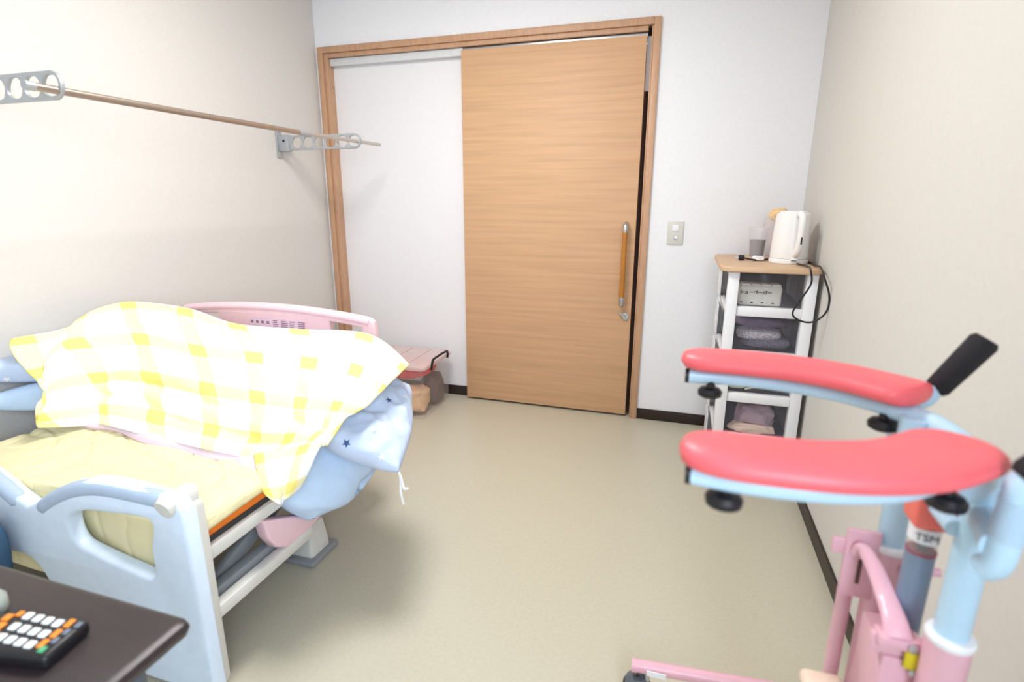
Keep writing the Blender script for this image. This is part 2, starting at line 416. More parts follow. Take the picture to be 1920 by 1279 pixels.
# ------------------------------------------------------------------ laundry pole and its two wall brackets
BX = -1.640; ZP = 1.4872
pole = thing('laundry_pole', 'thin metal laundry pole running along the left wall', 'laundry pole', (BX, 1.9, ZP))
pts0, ptsj, pts1 = Vector((BX, 1.075, ZP-.003)), Vector((BX, 2.16, ZP+.001)), Vector((BX+0.0, 2.80, ZP+.012))
tube('pole_tube', [pts0, ptsj], 0.0105, m_steel, pole, 16)
tube('pole_inner', [ptsj, pts1], 0.0088, mat('pale_steel', 'c9c2bb', 0.35, 0.7), pole, 16)
tube('joint_collar', [ptsj-Vector((0, .03, 0)), ptsj+Vector((0, .035, 0))], 0.0135, m_greym, pole, 16)
tube('end_cap', [pts0-Vector((0, .012, 0)), pts0+Vector((0, .012, 0))], 0.012, m_greym, pole, 16)
def bracket(y, label, rise):
    zc = ZP+0.012
    b = thing('laundry_pole_bracket', label, 'bracket', (XL, y, zc), 'wall brackets of the laundry pole')
    hgt = 0.035; x0, x1 = XL+.075, BX+.014
    out = [(x0, zc-hgt), (x1-hgt, zc-hgt)]+[(x1-hgt+hgt*math.cos(t), zc+hgt*math.sin(t)) for t in [math.radians(a) for a in range(-80, 81, 10)]]+[(x1-hgt, zc+hgt), (x0, zc+hgt)]
    holes = []
    n = 6; span = (x1-0.036)-(x0+.03)
    for k in range(n):
        cx = x0+.045+(x1-.04-x0-.045)*k/(n-1); holes.append([(p[0], p[1]) for p in smooth_loop([(cx-.033, zc-.006+0.0), (cx-.018, zc-.026), (cx+.02, zc-.026), (cx+.034, zc+.004), (cx+.02, zc+.026), (cx-.016, zc+.026)], 4)])
    board('arm', out, holes, 0.012, 'xz', y, m_greym, b, 0.002)
    box('wall_plate', (XL, y-.022, zc-.075), (XL+.010, y+.022, zc+.075), m_greym, b, 0.004)
    bm = bmesh.new(); bm_box(bm, (XL+.010, y-.018, zc-.045), (XL+.078, y+.018, zc+.042), 0.008)
    from_bm('hinge_block', bm, m_greym, b, auto=True)
    for dz in (-.06, .06): lathe('screw', [(0.006, 0), (0.006, 0.003), (0, 0.004)], (XL+.010, y, zc+dz), m_steel, b, 10, Matrix.Rotation(PI/2, 3, 'Y'))
    lathe('hinge_pin', [(0.006, 0), (0.006, 0.004), (0, 0.005)], (XL+.05, y-.018, zc+.01), m_black, b, 10, Matrix.Rotation(PI/2, 3, 'X'))
bracket(1.15, 'grey perforated bracket arm reaching in from the left picture edge', 0)
bracket(2.59, 'grey perforated bracket arm on the left wall beside the door frame', 0)

# ------------------------------------------------------------------ bed
BXL, BXR = -1.99, -1.03
FY, HY = 0.80, 1.75
bed = thing('nursing_bed', 'low nursing bed with pink headboard and daylight-tinted white footboard', 'bed', (-1.52, 1.25, 0))
# headboard
hl, hr, hz = PY(339, 577, HY).x, PY(699, 600, HY).x, PY(699, 602, HY).z
hc = (hl+hr)/2; hh = (hr-hl)/2
def arc(x, z0, rise): return z0+rise*(1-((x-hc)/hh)**2)
out = [(hl, 0.30), (hr, 0.30), (hr, hz-.03), (hr-.006, hz-.010), (hr-.025, hz+.001)]
out += [(x, arc(x, hz-.001, .032)) for x in [hr-.05-(2*hh-.1)*k/16 for k in range(17)]]
out += [(hl+.025, hz+.001), (hl+.006, hz-.010), (hl, hz-.03)]
holes = []
for s in (-1, 1):
    xa, xb = sorted((hc+s*(hh-.045), hc+s*(hh-.20)))
    holes.append([(xa, .50), (xb, .50), (xb, arc(xb, hz-.031, .032)), ((xa+xb)/2, arc((xa+xb)/2, hz-.031, .032)), (xa, arc(xa, hz-.031, .032))])
hb = board('headboard', out, holes, 0.03, 'xz', HY+.015, m_pinkb, bed, 0.006)
# thick rolled top edge
tube('top_roll', [(x, HY+.012, arc(x, hz-.012, .032)) for x in [hl+.02+(2*hh-.04)*k/24 for k in range(25)]], 0.017, m_pinkb, hb, 12)
st0, st1 = PY(467, 594, HY-.002), PY(568, 613, HY-.002)
sk = box('instruction_sticker', (st0.x, HY-.0015, st1.z-.02), (st1.x, HY-.0003, st0.z), mat('sticker_lilac', 'e3c3d3', 0.5), hb)
bm = bmesh.new(); sxw = st1.x-st0.x; szh = st0.z-st1.z+.02
for k in range(4):   # pictograms
    x = st0.x+.006+k*.026; bm_box(bm, (x, HY-.0022, st0.z-.024), (x+.013, HY-.0015, st0.z-.013))
for c in range(4):
    for k in range(5):
        x = st0.x+.115+c*.040; z = st0.z-.008-k*.0075
        bm_box(bm, (x, HY-.0022, z-.003), (x+random.uniform(.018, .034), HY-.0015, z))
from_bm('print', bm, mat('sticker_print', '8f6f86', 0.6), sk)
# footboard, right side seen; two arched grip openings
fx = lambda x, y: (PY(x, y, FY).x, PY(x, y, FY).z)
fr = PY(338, 950, FY).x; fc = PY(50, 950, FY).x; fl = 2*fc-fr
half = [fx(336, 968), fx(320, 945), fx(296, 938), fx(240, 922), fx(200, 914), fx(165, 911), fx(130, 918), fx(98, 932), fx(75, 948)]
out_r = [(fr, 0.03)]+half+[(fc+.004, fx(52, 959)[1]+.004)]
mir = lambda p: (2*fc-p[0], p[1])
low = [fx(*q) for q in ((96, 1092), (86, 1075), (72, 1056), (58, 1043), (40, 1034), (20, 1030), (0, 1034), (-16, 1046), (-28, 1066))]
out = out_r+[mir(p) for p in reversed(out_r)]+[(low[-1][0], .03)]+list(reversed(low))+[(low[0][0], .03)]
hole = smooth_loop([fx(283, 974), fx(200, 957), fx(150, 953), fx(124, 965), fx(122, 990), fx(140, 1025), fx(175, 1046), fx(240, 1076), fx(292, 1092), fx(288, 1030)], 4)
foot = board('footboard', out, [hole, [mir(p) for p in hole]], 0.042, 'xz', FY+.021, m_footw, bed, 0.010)
for f in (lambda p: p, mir):
    cl = [f(fx(*q)) for q in ((70, 958), (98, 938), (130, 924), (165, 919), (200, 922), (240, 930), (275, 938), (296, 943))]
    tube('grip', spline([(a, FY+.015, b-.001) for a, b in cl], 4), [0.012]+[0.021]*27+[0.020], m_grip, foot, 14)
    e = f(fx(315, 948)); tube('post_cap', [(e[0]-.004, FY-.012, e[1]-.006), (e[0]-.004, FY-.006, e[1]-.004), (e[0]-.004, FY+.06, e[1]-.004), (e[0]-.004, FY+.066, e[1]-.006)], [0.021, 0.026, 0.026, 0.021], m_railw, foot, 18)
    e2 = f((fr, 0)); s = -1 if f is mir else 1
    box('corner_post', (min(e2[0], e2[0]-s*.05), FY+.004, 0.02), (max(e2[0], e2[0]-s*.05), FY+.066, e[1]-.012), m_railw, foot, 0.012)
# rails and base
def bar(name, a, b, h, d, m, parent=bed):
    a = Vector(a); b = Vector(b); t = (b-a).normalized(); L_ = (b-a).length
    rot = t.to_track_quat('Y', 'Z').to_matrix(); bm = bmesh.new()
    bm_box(bm, (-d/2, -L_/2, -h/2), (d/2, L_/2, h/2), 0.003, 2)
    for v in bm.verts: v.co = rot @ v.co + (a+b)/2
    return from_bm(name, bm, m, parent, auto=True)
for sx, xx in ((1, BXR), (-1, BXL)):
    bar('upper_side_rail', (xx-sx*.015, FY+.05, .372), (xx-sx*.03, HY, .372), .034, .03, m_railw)
    bar('lower_side_rail', (xx-sx*.005, FY+.05, .215), (xx-sx*.005, 1.22, .215), .034, .03, m_railw)
    bar('inner_rail', (xx-sx*.045, FY+.05, .222), (xx-sx*.045, 1.42, .222), .05, .03, m_railg)
    bar('lift_link', (xx-sx*.09, FY+.10, .20), (xx-sx*.09, 1.32, .36), .045, .022, m_railg)
box('base_panel', (BXL+.03, FY+.085, .372), (BXR-.018, HY-.01, .405), m_dark, bed, 0.004)
box('side_skirt', (BXR-.055, FY+.05, .33), (BXR-.045, HY-.05, .40), m_dark, bed)
bar('cross_tube', (BXL+.05, 1.36, .24), (BXR-.10, 1.36, .24), .05, .05, m_railg)
mt = box('mattress', (BXL+.03, FY+.062, .405), (BXR-.012, HY-.005, .462), m_orange, bed, 0.012, 3)
cv = [PX(496, 982, BXR), PX(545, 974, BXR), PX(592, 972, BXR), PX(572, 995, BXR), PX(546, 1021, BXR), PX(518, 1021, BXR), PX(503, 1005, BXR)]
board('corner_cover', [(p.y, p.z) for p in cv], [], 0.04, 'yz', BXR-.012, m_pinkb, bed, 0.008)
# caster foot
for cx in (-1.165, -1.86):
    cp = Vector((cx, 1.375, 0))
    f = box('caster_foot', cp+Vector((-.065, -.075, 0.0)), cp+Vector((.065, .075, .022)), m_railg, bed, 0.010, 3)
    secs = []
    for z, a, b, dy in ((.022, .045, .05, 0), (.05, .044, .05, 0), (.13, .03, .034, .01), (.235, .026, .03, .012)):
        secs.append([cp+Vector((x, y+dy, z)) for x, y in rrect(-a, -b, a, b, .012, 3)])
    loft('leg', secs, m_railw, bed)

# yellow quilted pad over the mattress
PX0, PX1, PY0, PY1 = BXL+.005, BXR+.000, FY+.046, 1.42
def pad_fn(u, v):
    # v: 0..0.3 hangs down behind the footboard, the rest lies on the mattress; both long sides roll over a little
    s = u*1.05-.025; ed = min(s, 1-s)
    x = PX0+(PX1-PX0)*min(max(s, 0), 1); zt_ = .477
    if ed < .02: zt_ -= .040*((.02-ed)/.045)**1.2
    k = v/.3
    if v < .3:
        y = PY0+.004+.006*math.sin(u*14); z = zt_-.27*(1-k)-.012*max(0, 1-abs(k-1)*6) if ed > .03 else zt_-.02*(1-k)
        if k > .9: y += (k-.9)/.1*.008
    else:
        t = (v-.3)/.7; y = PY0+.012+(PY1-PY0-.012)*t; z = zt_
        z += .035*max(0, (t-.45))*max(0, 1-2*u)
        # quilting: wavy diagonal seams pressed into the top
        a = (x*1.0+y*.75)*14+1.1*math.sin(y*17)+.8*math.sin(x*11); b = (x*.8-y*1.05)*14+1.0*math.sin(x*15+1)
        g = min(abs(math.sin(a)), abs(math.sin(b)))
        z -= .008*math.exp(-(g/.15)**2)
    return Vector((x, y, z+wr((x, y, z), 7, .006, 3)))
pad = grid_mesh('quilted_pad', pad_fn, 150, 130, m_quilt, None, 0.007, (9, 6))
tag(pad, 'pale yellow quilted pad covering the foot half of the bed', 'bed pad')

# lilac sheet roll along the far edge of the pad
sh = [PZ(66, 796, .478), PZ(120, 789, .495), PZ(200, 802, .49), PZ(300, 833, .483), PZ(400, 856, .48), PZ(455, 868, .48), PZ(484, 888, .475)]
sh = [p+Vector((0, .03, -.005)) for p in sh]
o = tube('lilac_sheet', spline(sh, 6), [0.022]+[0.034+.006*math.sin(k*.9) for k in range(35)]+[0.02], m_pinkcl, None, 14, 0.62)
tag(o, 'lilac pink sheet bunched between the yellow pad and the checked towel', 'sheet')

# plain blue cushion, lowest of the stack
V = Vector
c_low = [[V((-2.09, 1.02, .572)), V((-1.72, 1.34, .545)), V((-1.15, 1.22, .52)), PY(520, 952, 1.13)+V((0, 0, .02)), PY(588, 974, 1.18)],
         [V((-2.09, 1.25, .56)), V((-1.62, 1.50, .55)), V((-1.15, 1.45, .54)), V((-.99, 1.34, .44)), PY(648, 940, 1.32)],
         [V((-2.08, 1.65, .55)), V((-1.55, 1.68, .55)), V((-1.15, 1.66, .54)), V((-.98, 1.55, .46)), PY(692, 876, 1.45)]]
o = cushion('blue_cushion', c_low, 0.066, m_blue2, None, 48, 28, 5.0, 0.005, 2, 9)
tag(o, 'plain light blue cushion hanging off the bed under the star-print quilt', 'cushion')
# star-print quilt
c_star = [[V((-2.122, 1.0, .668)), V((-1.75, 1.36, .60)), V((-1.15, 1.33, .585)), PY(612, 833, 1.20), PY(748, 886, 1.24)],
          [V((-2.122, 1.22, .675)), V((-1.65, 1.50, .625)), V((-1.15, 1.46, .615)), V((-.93, 1.38, .575)), PY(774, 800, 1.42)],
          [V((-2.11, 1.62, .65)), V((-1.6, 1.68, .63)), V((-1.15, 1.66, .615)), V((-.98, 1.62, .58)), PY(768, 722, 1.56)]]
starq = cushion('star_print_quilt', c_star, 0.058, m_bluecl, None, 80, 48, 5.0, 0.016, 7, 15)
tag(starq, 'light blue star-print quilt folded under the checked towel', 'quilt')
def star_mesh(name, px, py, r, m, rot=0.2):
    dg = bpy.context.evaluated_depsgraph_get(); bt = BVHTree.FromObject(starq, dg)
    hit = bt.ray_cast(CAM, ray(px, py).normalized())
    if hit[0] is None: return
    n = hit[1]; n = n if n.dot(CAM-hit[0]) > 0 else -n
    a = n.cross(Vector((0, 0, 1))).normalized(); b = n.cross(a)
    vs = []
    for k in range(10):
        rr = r if k % 2 == 0 else r*.42; t = rot+k*PI/5
        q = hit[0]+a*rr*math.cos(t)+b*rr*math.sin(t)
        h2 = bt.find_nearest(q); vs.append(tuple(h2[0]+n*.0025))
    c = hit[0]+n*.0028; me = bpy.data.meshes.new(name)
    me.from_pydata(vs+[tuple(c)], [], [(k, (k+1) % 10, 10) for k in range(10)])
    finish(name, me, m, starq, smooth=False)
for x, y, r, m in ((650, 832, .014, m_navy), (729, 752, .012, m_navy), (759, 746, .010, m_starw), (715, 858, .012, m_starw), (700, 806, .009, m_starw), (13, 711, .014, m_starw)):
    star_mesh('printed_star', x, y, r, m, random.random())
tipp = PY(748, 886, 1.24)
for k, (ex, ey) in enumerate(((757, 946), (765, 916))):
    tube('tie_string', spline([tipp, PY(751+k*2, 900, 1.24), PY(752+k*6, 925-k*8, 1.235), PY(ex, ey, 1.235)], 6), 0.0035, m_string, starq, 8)

# yellow checked towel blanket
def rowz(l): return [PZ(x, y, z) for x, y, z in l]
B = rowz([(44, 642, .745), (150, 601, .79), (232, 570, .815), (345, 580, .80), (440, 610, .79), (560, 621, .785), (690, 630, .775), (762, 690, .695)])
A = [p+V((0.01, .10, -.10)) for p in B]; A[-1] = B[-1]+V((-.02, .05, -.01)); A[0] = B[0]+V((0, .08, -.05))
Cc = rowz([(46, 690, .69), (140, 640, .735), (250, 620, .745), (360, 640, .735), (470, 655, .735), (580, 665, .735), (675, 680, .725), (728, 722, .665)])
D = rowz([(60, 738, .635), (160, 690, .66), (270, 685, .665), (380, 705, .66), (480, 722, .66), (570, 735, .66), (650, 745, .66), (690, 762, .635)])
Ee = rowz([(78, 775, .57), (175, 745, .565), (280, 750, .57), (390, 775, .575), (480, 790, .58), (555, 797, .59), (610, 797, .60), (652, 786, .610)])
Fh = rowz([(98, 802, .505), (190, 797, .495), (290, 821, .49), (390, 844, .49), (460, 857, .49), (520, 854, .51), (570, 846, .54), (614, 836, .565)])
ctrl = [A, B, Cc, D, Ee, Fh]
def tw(u, v):
    p = patch(ctrl, u, v); s = min(1, v*3)
    # folds gathered at the left end, gentle wrinkles elsewhere
    fold = .040*math.sin(30*u+8*v)*max(0, 1-u*3.2)*s
    for cu_, cv_, sl, am, wd in ((.22, .80, .5, -.014, .030), (.34, .72, .25, -.014, .03), (.55, .88, .15, -.016, .04), (.78, .80, .35, -.020, .045), (.86, .62, .5, .010, .05), (.15, .45, -.6, .014, .04), (.45, .35, .2, .008, .05)):
        fold += am*math.exp(-((v-cv_-sl*(u-cu_))/wd)**2)*math.exp(-((u-cu_)/.17)**2)
    p = p+V((0, -1, .5))*(fold+wr(p, 7, .010, 11)*s+wr(p, 18, .005, 4)*s)
    return p
towel = thing('checked_towel', 'yellow and white checked towel blanket draped over the bedding pile', 'towel blanket', (-1.5, 1.35, .47))
grid_mesh('cloth', tw, 110, 70, m_towel, towel, 0.006, (7.2, 4.7))
# hanging corner of the same cloth at the bed's near side
flap = [rowz([(478, 852, .50), (520, 846, .525), (566, 838, .55), (608, 830, .575)]),
        rowz([(488, 885, .475), (520, 880, .50), (556, 870, .525), (590, 858, .55)]),
        rowz([(497, 915, .445), (520, 915, .465), (548, 905, .485), (572, 890, .505)]),
        rowz([(510, 936, .43), (524, 948, .428), (540, 934, .445), (556, 916, .465)])]
grid_mesh('hanging_corner', lambda u, v: patch(flap, u, v)+V((0, -1, .3))*(.008*math.sin(9*u+2*v)), 28, 28, m_towel, towel, 0.005, (1.6, 1.5))

# ------------------------------------------------------------------ storage bin by the door
bx0, bx1, by0, by1, bz = -1.72, -1.315, 2.575, 2.955, 0.315
bn = thing('storage_bin', 'clear plastic storage bin with pinkish lid on the floor by the door', 'storage bin', (-1.52, 2.76, 0))
m_clearbin = clear('clear_bin_plastic', 'e9dcd6', 0.16, 0.12)
m_lid = clear('frosted_lid', 'f4dcda', 0.55, 0.3)
def shell(name, x0, y0, x1, y1, z0, z1, t, m, parent, taper=.012):
    bm = bmesh.new(); ro = [[], []]
    lo = rrect(x0+taper, y0+taper, x1-taper, y1-taper, .02, 4); hi = rrect(x0, y0, x1, y1, .025, 4)
    rings = [[bm.verts.new((x, y, z0)) for x, y in lo], [bm.verts.new((x, y, z1)) for x, y in hi]]
    n = len(lo)
    for k in range(n): bm.faces.new((rings[0][k], rings[0][(k+1) % n], rings[1][(k+1) % n], rings[1][k]))
    bm.faces.new(rings[0][::-1])
    return from_bm(name, bm, m, parent, auto=True)
shell('bin_body', bx0, by0, bx1, by1, .004, bz-.02, .002, m_clearbin, bn)
loft('lid', [[(x, y, z) for x, y in rrect(bx0-g, by0-g, bx1+g, by1+g, .03, 5)] for z, g in ((bz-.025, .006), (bz-.012, .010), (bz-.004, .008), (bz, -.004))], m_lid, bn)
for k in range(3):
    box('lid_rib', (bx0+.03+k*.125, by0+.03, bz), (bx0+.04+k*.125, by1-.03, bz+.004), m_lid, bn, .001)
tube('latch_handle', spline([(bx1+.010, 2.66, .275), (bx1+.016, 2.665, .325), (bx1+.016, 2.70, .335), (bx1+.016, 2.84, .335), (bx1+.016, 2.87, .325), (bx1+.010, 2.88, .29)], 4), 0.007, m_black, bn, 10)
def lump(name, c, s, m, seed, amp=.12, parent=None, n=20):
    bm = bmesh.new(); bmesh.ops.create_icosphere(bm, subdivisions=4, radius=1)
    for v in bm.verts:
        p = v.co.copy(); q = [math.copysign(abs(t)**.65, t) for t in p]
        w = 1+amp*noise.noise(p*1.8+Vector((seed, 0, seed)))+amp*.4*noise.noise(p*5+Vector((seed, 2, 0)))
        v.co = Vector((q[0]*s[0]*w, q[1]*s[1]*w, q[2]*s[2]*w))+Vector(c)
    return from_bm(name, bm, m, parent, smooth=True)
tag(lump('red_cloth', (-1.515, 2.76, .243), (.155, .14, .040), mat('red_cloth', 'd84a52', 0.9, var=.1), 3), 'red folded cloth at the top inside the clear bin', 'cloth')
tag(lump('tan_plush', (-1.450, 2.670, .090), (.098, .075, .080), mat('tan_plush', 'd9b189', 0.95, var=.1, bump=.3), 5, .25), 'tan plush bundle low inside the clear bin', 'plush')
tag(lump('grey_cloth', (-1.395, 2.845, .100), (.060, .075, .085), mat('taupe_cloth', '6e5d5c', 0.9, var=.1), 8, .2), 'dark taupe cloth at the right inside the clear bin', 'cloth')
tag(lump('black_slipper', (-1.60, 2.68, .05), (.06, .07, .038), mat('black_cloth', '26232b', 0.8), 9, .1), 'black slipper at the bottom left inside the clear bin', 'slipper')

# ------------------------------------------------------------------ drawer chest
kx0, kx1, ky0, ky1, kz = 0.187, 0.517, 2.395, 2.905, 0.925
ch = thing('drawer_chest', 'white narrow chest of clear drawers with wooden top in the corner', 'drawer chest', (.35, 2.65, 0))
top = []
loft('top_board', [[(x, y, z) for x, y in rrect(.152-g, 2.352-g, .529+g, 2.925+g, .045, 6)] for z, g in ((kz, -.006), (kz+.004, 0), (kz+.018, 0), (kz+.024, -.004))], m_wtop, ch)
for x0, x1, y0, y1 in ((kx0, kx0+.042, ky0-.02, ky0+.03), (kx1-.042, kx1, ky0-.02, ky0+.03), (kx0, kx0+.03, ky1-.10, ky1), (kx1-.03, kx1, ky1-.10, ky1)):
    box('post', (x0, y0, .012), (x1, y1, kz), m_white, ch, .004)
    box('foot', (x0+.004, y0+.004, 0), (x1-.004, y0+.034, .012), m_white, ch, .003)
rails = [.762, .574, .386, .198]
for z in rails+[.022]:
    box('front_rail', (kx0+.042, ky0-.012, z-.02), (kx1-.042, ky0+.02, z+.02), m_white, ch, .004)
    box('side_rail', (kx0+.004, ky0+.03, z-.018), (kx0+.022, ky1-.10, z+.006), m_white, ch, .003)
    box('side_rail', (kx1-.022, ky0+.03, z-.018), (kx1-.004, ky1-.10, z+.006), m_white, ch, .003)
m_smoke = clear('smoky_drawer_front', '9b9aa6', 0.10, 0.1)
m_dclear = clear('clear_drawer_side', 'dcdce4', 0.22, 0.15)
m_oval = mat('handle_hole_dark', '6f5a72', 0.7)
zt = [kz]+[r-.02 for r in rails]; zb = [r+.02 for r in rails]+[.042]
inner = [mat('drawer_lining_grey', '77767a', .8), mat('drawer_lining_ink', '2e2f38', .8), mat('drawer_lining_ink', '2e2f38', .8), mat('drawer_lining_ink', '2e2f38', .8), mat('drawer_lining_ink', '2e2f38', .8)]
for k in range(5):
    a, b = zb[k], zt[k]
    d = box('drawer', (kx0+.043, ky0, a+.002), (kx1-.043, ky0+.004, b-.004), m_smoke, ch, .001)
    box('drawer_side', (kx0+.026, ky0+.03, a), (kx0+.028, ky1-.10, b-.02), m_dclear, d)
    box('drawer_side', (kx1-.028, ky0+.03, a), (kx1-.026, ky1-.10, b-.02), m_dclear, d)
    box('drawer_back', (kx0+.03, ky1-.03, a), (kx1-.03, ky1-.02, b-.004), inner[k], d)
    box('drawer_floor', (kx0+.028, ky0+.006, a-.012), (kx1-.028, ky1-.03, a-.002), inner[k], d)
    # side panel with oval hand hole near the back
    o_ = rrect(ky1-.17, a-.02, ky1-.004, b-.015, .02, 4)
    board('side_panel', o_, [ellipse(ky1-.075, (a+b)/2, .022, .045)], .006, 'yz', kx0-.004, m_white, ch, .001)
    board('hand_hole', ellipse(ky1-.075, (a+b)/2, .024, .048), [], .003, 'yz', kx0+.002, m_oval, ch)
# contents
tp = thing('tissue_pack', 'white pack of folded tissue paper with black lettering in the top drawer', 'tissue pack', (.33, 2.47, .79))
box('wrapper', (.236, 2.418, .780), (.400, 2.51, .868), mat('tissue_wrap', 'eeeee6', .6), tp, .012, 3)
for k in range(4): box('fold', (.245+k*.038, 2.423, .866), (.280+k*.038, 2.50, .873), m_white, tp, .003)
rx = Matrix.Rotation(PI/2, 4, 'X')
text_mesh('lettering', 'シューペーパー', .0175, Matrix.Translation((.300, 2.4160, .838)) @ rx, m_black, tp, .0004, .0006)
for k in range(4): box('mark', (.243+k*.040, 2.4165, .795), (.253+k*.040, 2.418, .799), m_black, tp)
tag(lump('lilac_cloth', (.35, 2.62, .695), (.112, .13, .030), mat('lilac_cloth', '8d7896', .9, var=.12), 21, .1), 'lilac cloth at the top of the second drawer', 'cloth')
lc = thing('lace_cloth', 'grey lace-patterned cloth folded in the second drawer', 'cloth', (.35, 2.5, .62))
lump('fold', (.335, 2.475, .655), (.088, .06, .024), mat('grey_lace', 'b4b0bc', .9, var=.5, scale=160), 22, .08, lc)
lump('fold', (.365, 2.475, .622), (.095, .06, .024), mat('dark_lace', '5f5c6b', .9, var=.5, scale=150), 23, .08, lc)
cb = thing('cream_strap_pouch', 'cream pouch with folded strap in the third drawer', 'pouch', (.3, 2.47, .41))
lump('pouch', (.265, 2.46, .432), (.04, .05, .020), mat('cream_canvas', 'ddd0b4', .9), 31, .1, cb)
tube('strap', spline([(.28, 2.412, .436), (.33, 2.41, .452), (.352, 2.41, .448), (.345, 2.41, .436), (.30, 2.41, .420)], 5), .006, mat('cream_canvas', 'ddd0b4', .9), cb, 8, .6)
tag(lump('ink_cloth', (.355, 2.60, .47), (.10, .14, .06), mat('ink_cloth', '34333d', .9, var=.2), 33, .1), 'dark grey cloth filling the third drawer', 'cloth')
tag(lump('mauve_cloth', (.36, 2.47, .285), (.078, .05, .055), mat('mauve_cloth', 'b99fae', .9, var=.06), 41, .3), 'crumpled mauve cloth in the fourth drawer', 'cloth')
tag(lump('peach_cloth', (.345, 2.435, .238), (.09, .03, .020), mat('peach_cloth', 'e9cdbd', .9, var=.04), 43, .25), 'peach cloth at the bottom of the fourth drawer', 'cloth')

# ------------------------------------------------------------------ things on the chest
ztop = kz+.024
kt = thing('electric_kettle', 'white electric kettle on the wooden chest top', 'kettle', (.432, 2.58, ztop))
kc = V((.432, 2.58, ztop)); m_ket = mat('kettle_white', 'f4f4f4', .25, var=.005)
lathe('kettle_base', [(.0, 0), (.074, 0), (.077, .004), (.077, .016), (.073, .020), (0, .020)], kc, m_ket, kt, 40)
lathe('kettle_body', [(.0, .021), (.073, .021), (.0745, .03), (.072, .10), (.067, .185), (.064, .203), (.056, .208), (0, .208)], kc, m_ket, kt, 40)
lathe('lid', [(.0, .208), (.054, .208), (.053, .213), (.045, .216), (0, .217)], kc, m_ket, kt, 32)
hd = (V((.012, -.075, 0))).normalized(); hs = V((-hd.y, hd.x, 0))
hp = [kc+hd*.060+V((0, 0, .200)), kc+hd*.085+V((0, 0, .204)), kc+hd*.108+V((0, 0, .190)), kc+hd*.112+V((0, 0, .150)), kc+hd*.106+V((0, 0, .095)), kc+hd*.094+V((0, 0, .055)), kc+hd*.068+V((0, 0, .038))]
tube('kettle_handle', spline(hp, 5), .0135, m_ket, kt, 14)
tube('spout', [kc-hd*.055+V((0, 0, .185)), kc-hd*.080+V((0, 0, .205))], [.020, .012], m_ket, kt, 14)
q = kc+hd*.125; box('level_slot', q+V((-.0025, -.001, .085)), q+V((.0025, .004, .115)), m_black, kt, .001)
q = kc+hd*.076; box('power_switch', q+V((-.016, -.006, .010)), q+V((.010, .004, .026)), m_ket, kt, .003)
box('switch_slot', q+V((-.014, -.0075, .015)), q+V((.006, -.005, .018)), m_black, kt)
cy = 2.25
cord = [(kc.x+.025, 2.505, ztop+.005), (.46, 2.45, ztop+.006), (.475, 2.375, ztop+.006), PY(1520, 508, cy), PY(1521, 532, cy), PY(1502, 562, cy), PY(1486, 588, cy), PY(1500, 602, cy), PY(1525, 604, cy), PY(1549, 586, cy), PY(1555, 556, cy), PY(1546, 522, cy), (.512, 2.36, ztop+.008), (.508, 2.45, ztop+.005), (.516, 2.56, ztop+.005), (.50, 2.68, ztop+.005), (.42, 2.70, ztop+.005), (.34, 2.63, ztop+.005), (.30, 2.60, ztop+.006), (.262, 2.62, ztop+.010)]
pc = thing('power_cord', 'black power cord looping down over the front of the chest', 'cord', (.40, 2.5, ztop))
tube('cable', spline(cord, 6), .0035, m_black, pc, 8)
box('plug', (.238, 2.61, ztop+.001), (.262, 2.632, ztop+.024), m_black, pc, .004)
for dx in (-.004, .004): box('prong', (.224, 2.620+dx-.001, ztop+.009), (.239, 2.620+dx+.001, ztop+.015), m_alu, pc)
m_cup = clear('clear_cup', 'eceaf0', .2, .05)
cp0 = V((.318, 2.70, ztop))
tag(lathe('clear_jar', [(0, .002), (.030, .002), (.031, .01), (.040, .132), (.043, .136), (.042, .140), (.038, .138), (.029, .012), (0, .010)], cp0, m_cup, None, 28), 'clear plastic jar with wide rim left of the kettle', 'jar')
tag(lathe('dark_powder', [(0, .012), (.0275, .012), (.033, .085), (.031, .088), (0, .088)], cp0, mat('dark_powder', '6d6468', .6, var=.2), None, 24), 'dark contents inside the clear jar', 'powder')
tag(lump('white_tag', (.318, 2.615, ztop+.012), (.024, .016, .010), m_white, 51, .2), 'crumpled white paper tag in front of the clear jar', 'paper tag')
bgo = thing('snack_bag', 'clear bag with an orange snack pack standing behind the kettle', 'bag', (.42, 2.78, ztop))
lump('clear_wrap', (.395, 2.80, ztop+.105), (.050, .045, .095), clear('pinkish_wrap', 'efdcdc', .28, .2), 61, .2, bgo)
lump('orange_pack', (.405, 2.80, ztop+.195), (.036, .030, .028), mat('orange_pack', 'f4cf9c', .6, var=.06), 62, .25, bgo)
lump('dark_pack', (.485, 2.79, ztop+.11), (.026, .04, .085), mat('brown_pack', '8d6a58', .6), 63, .1, bgo)

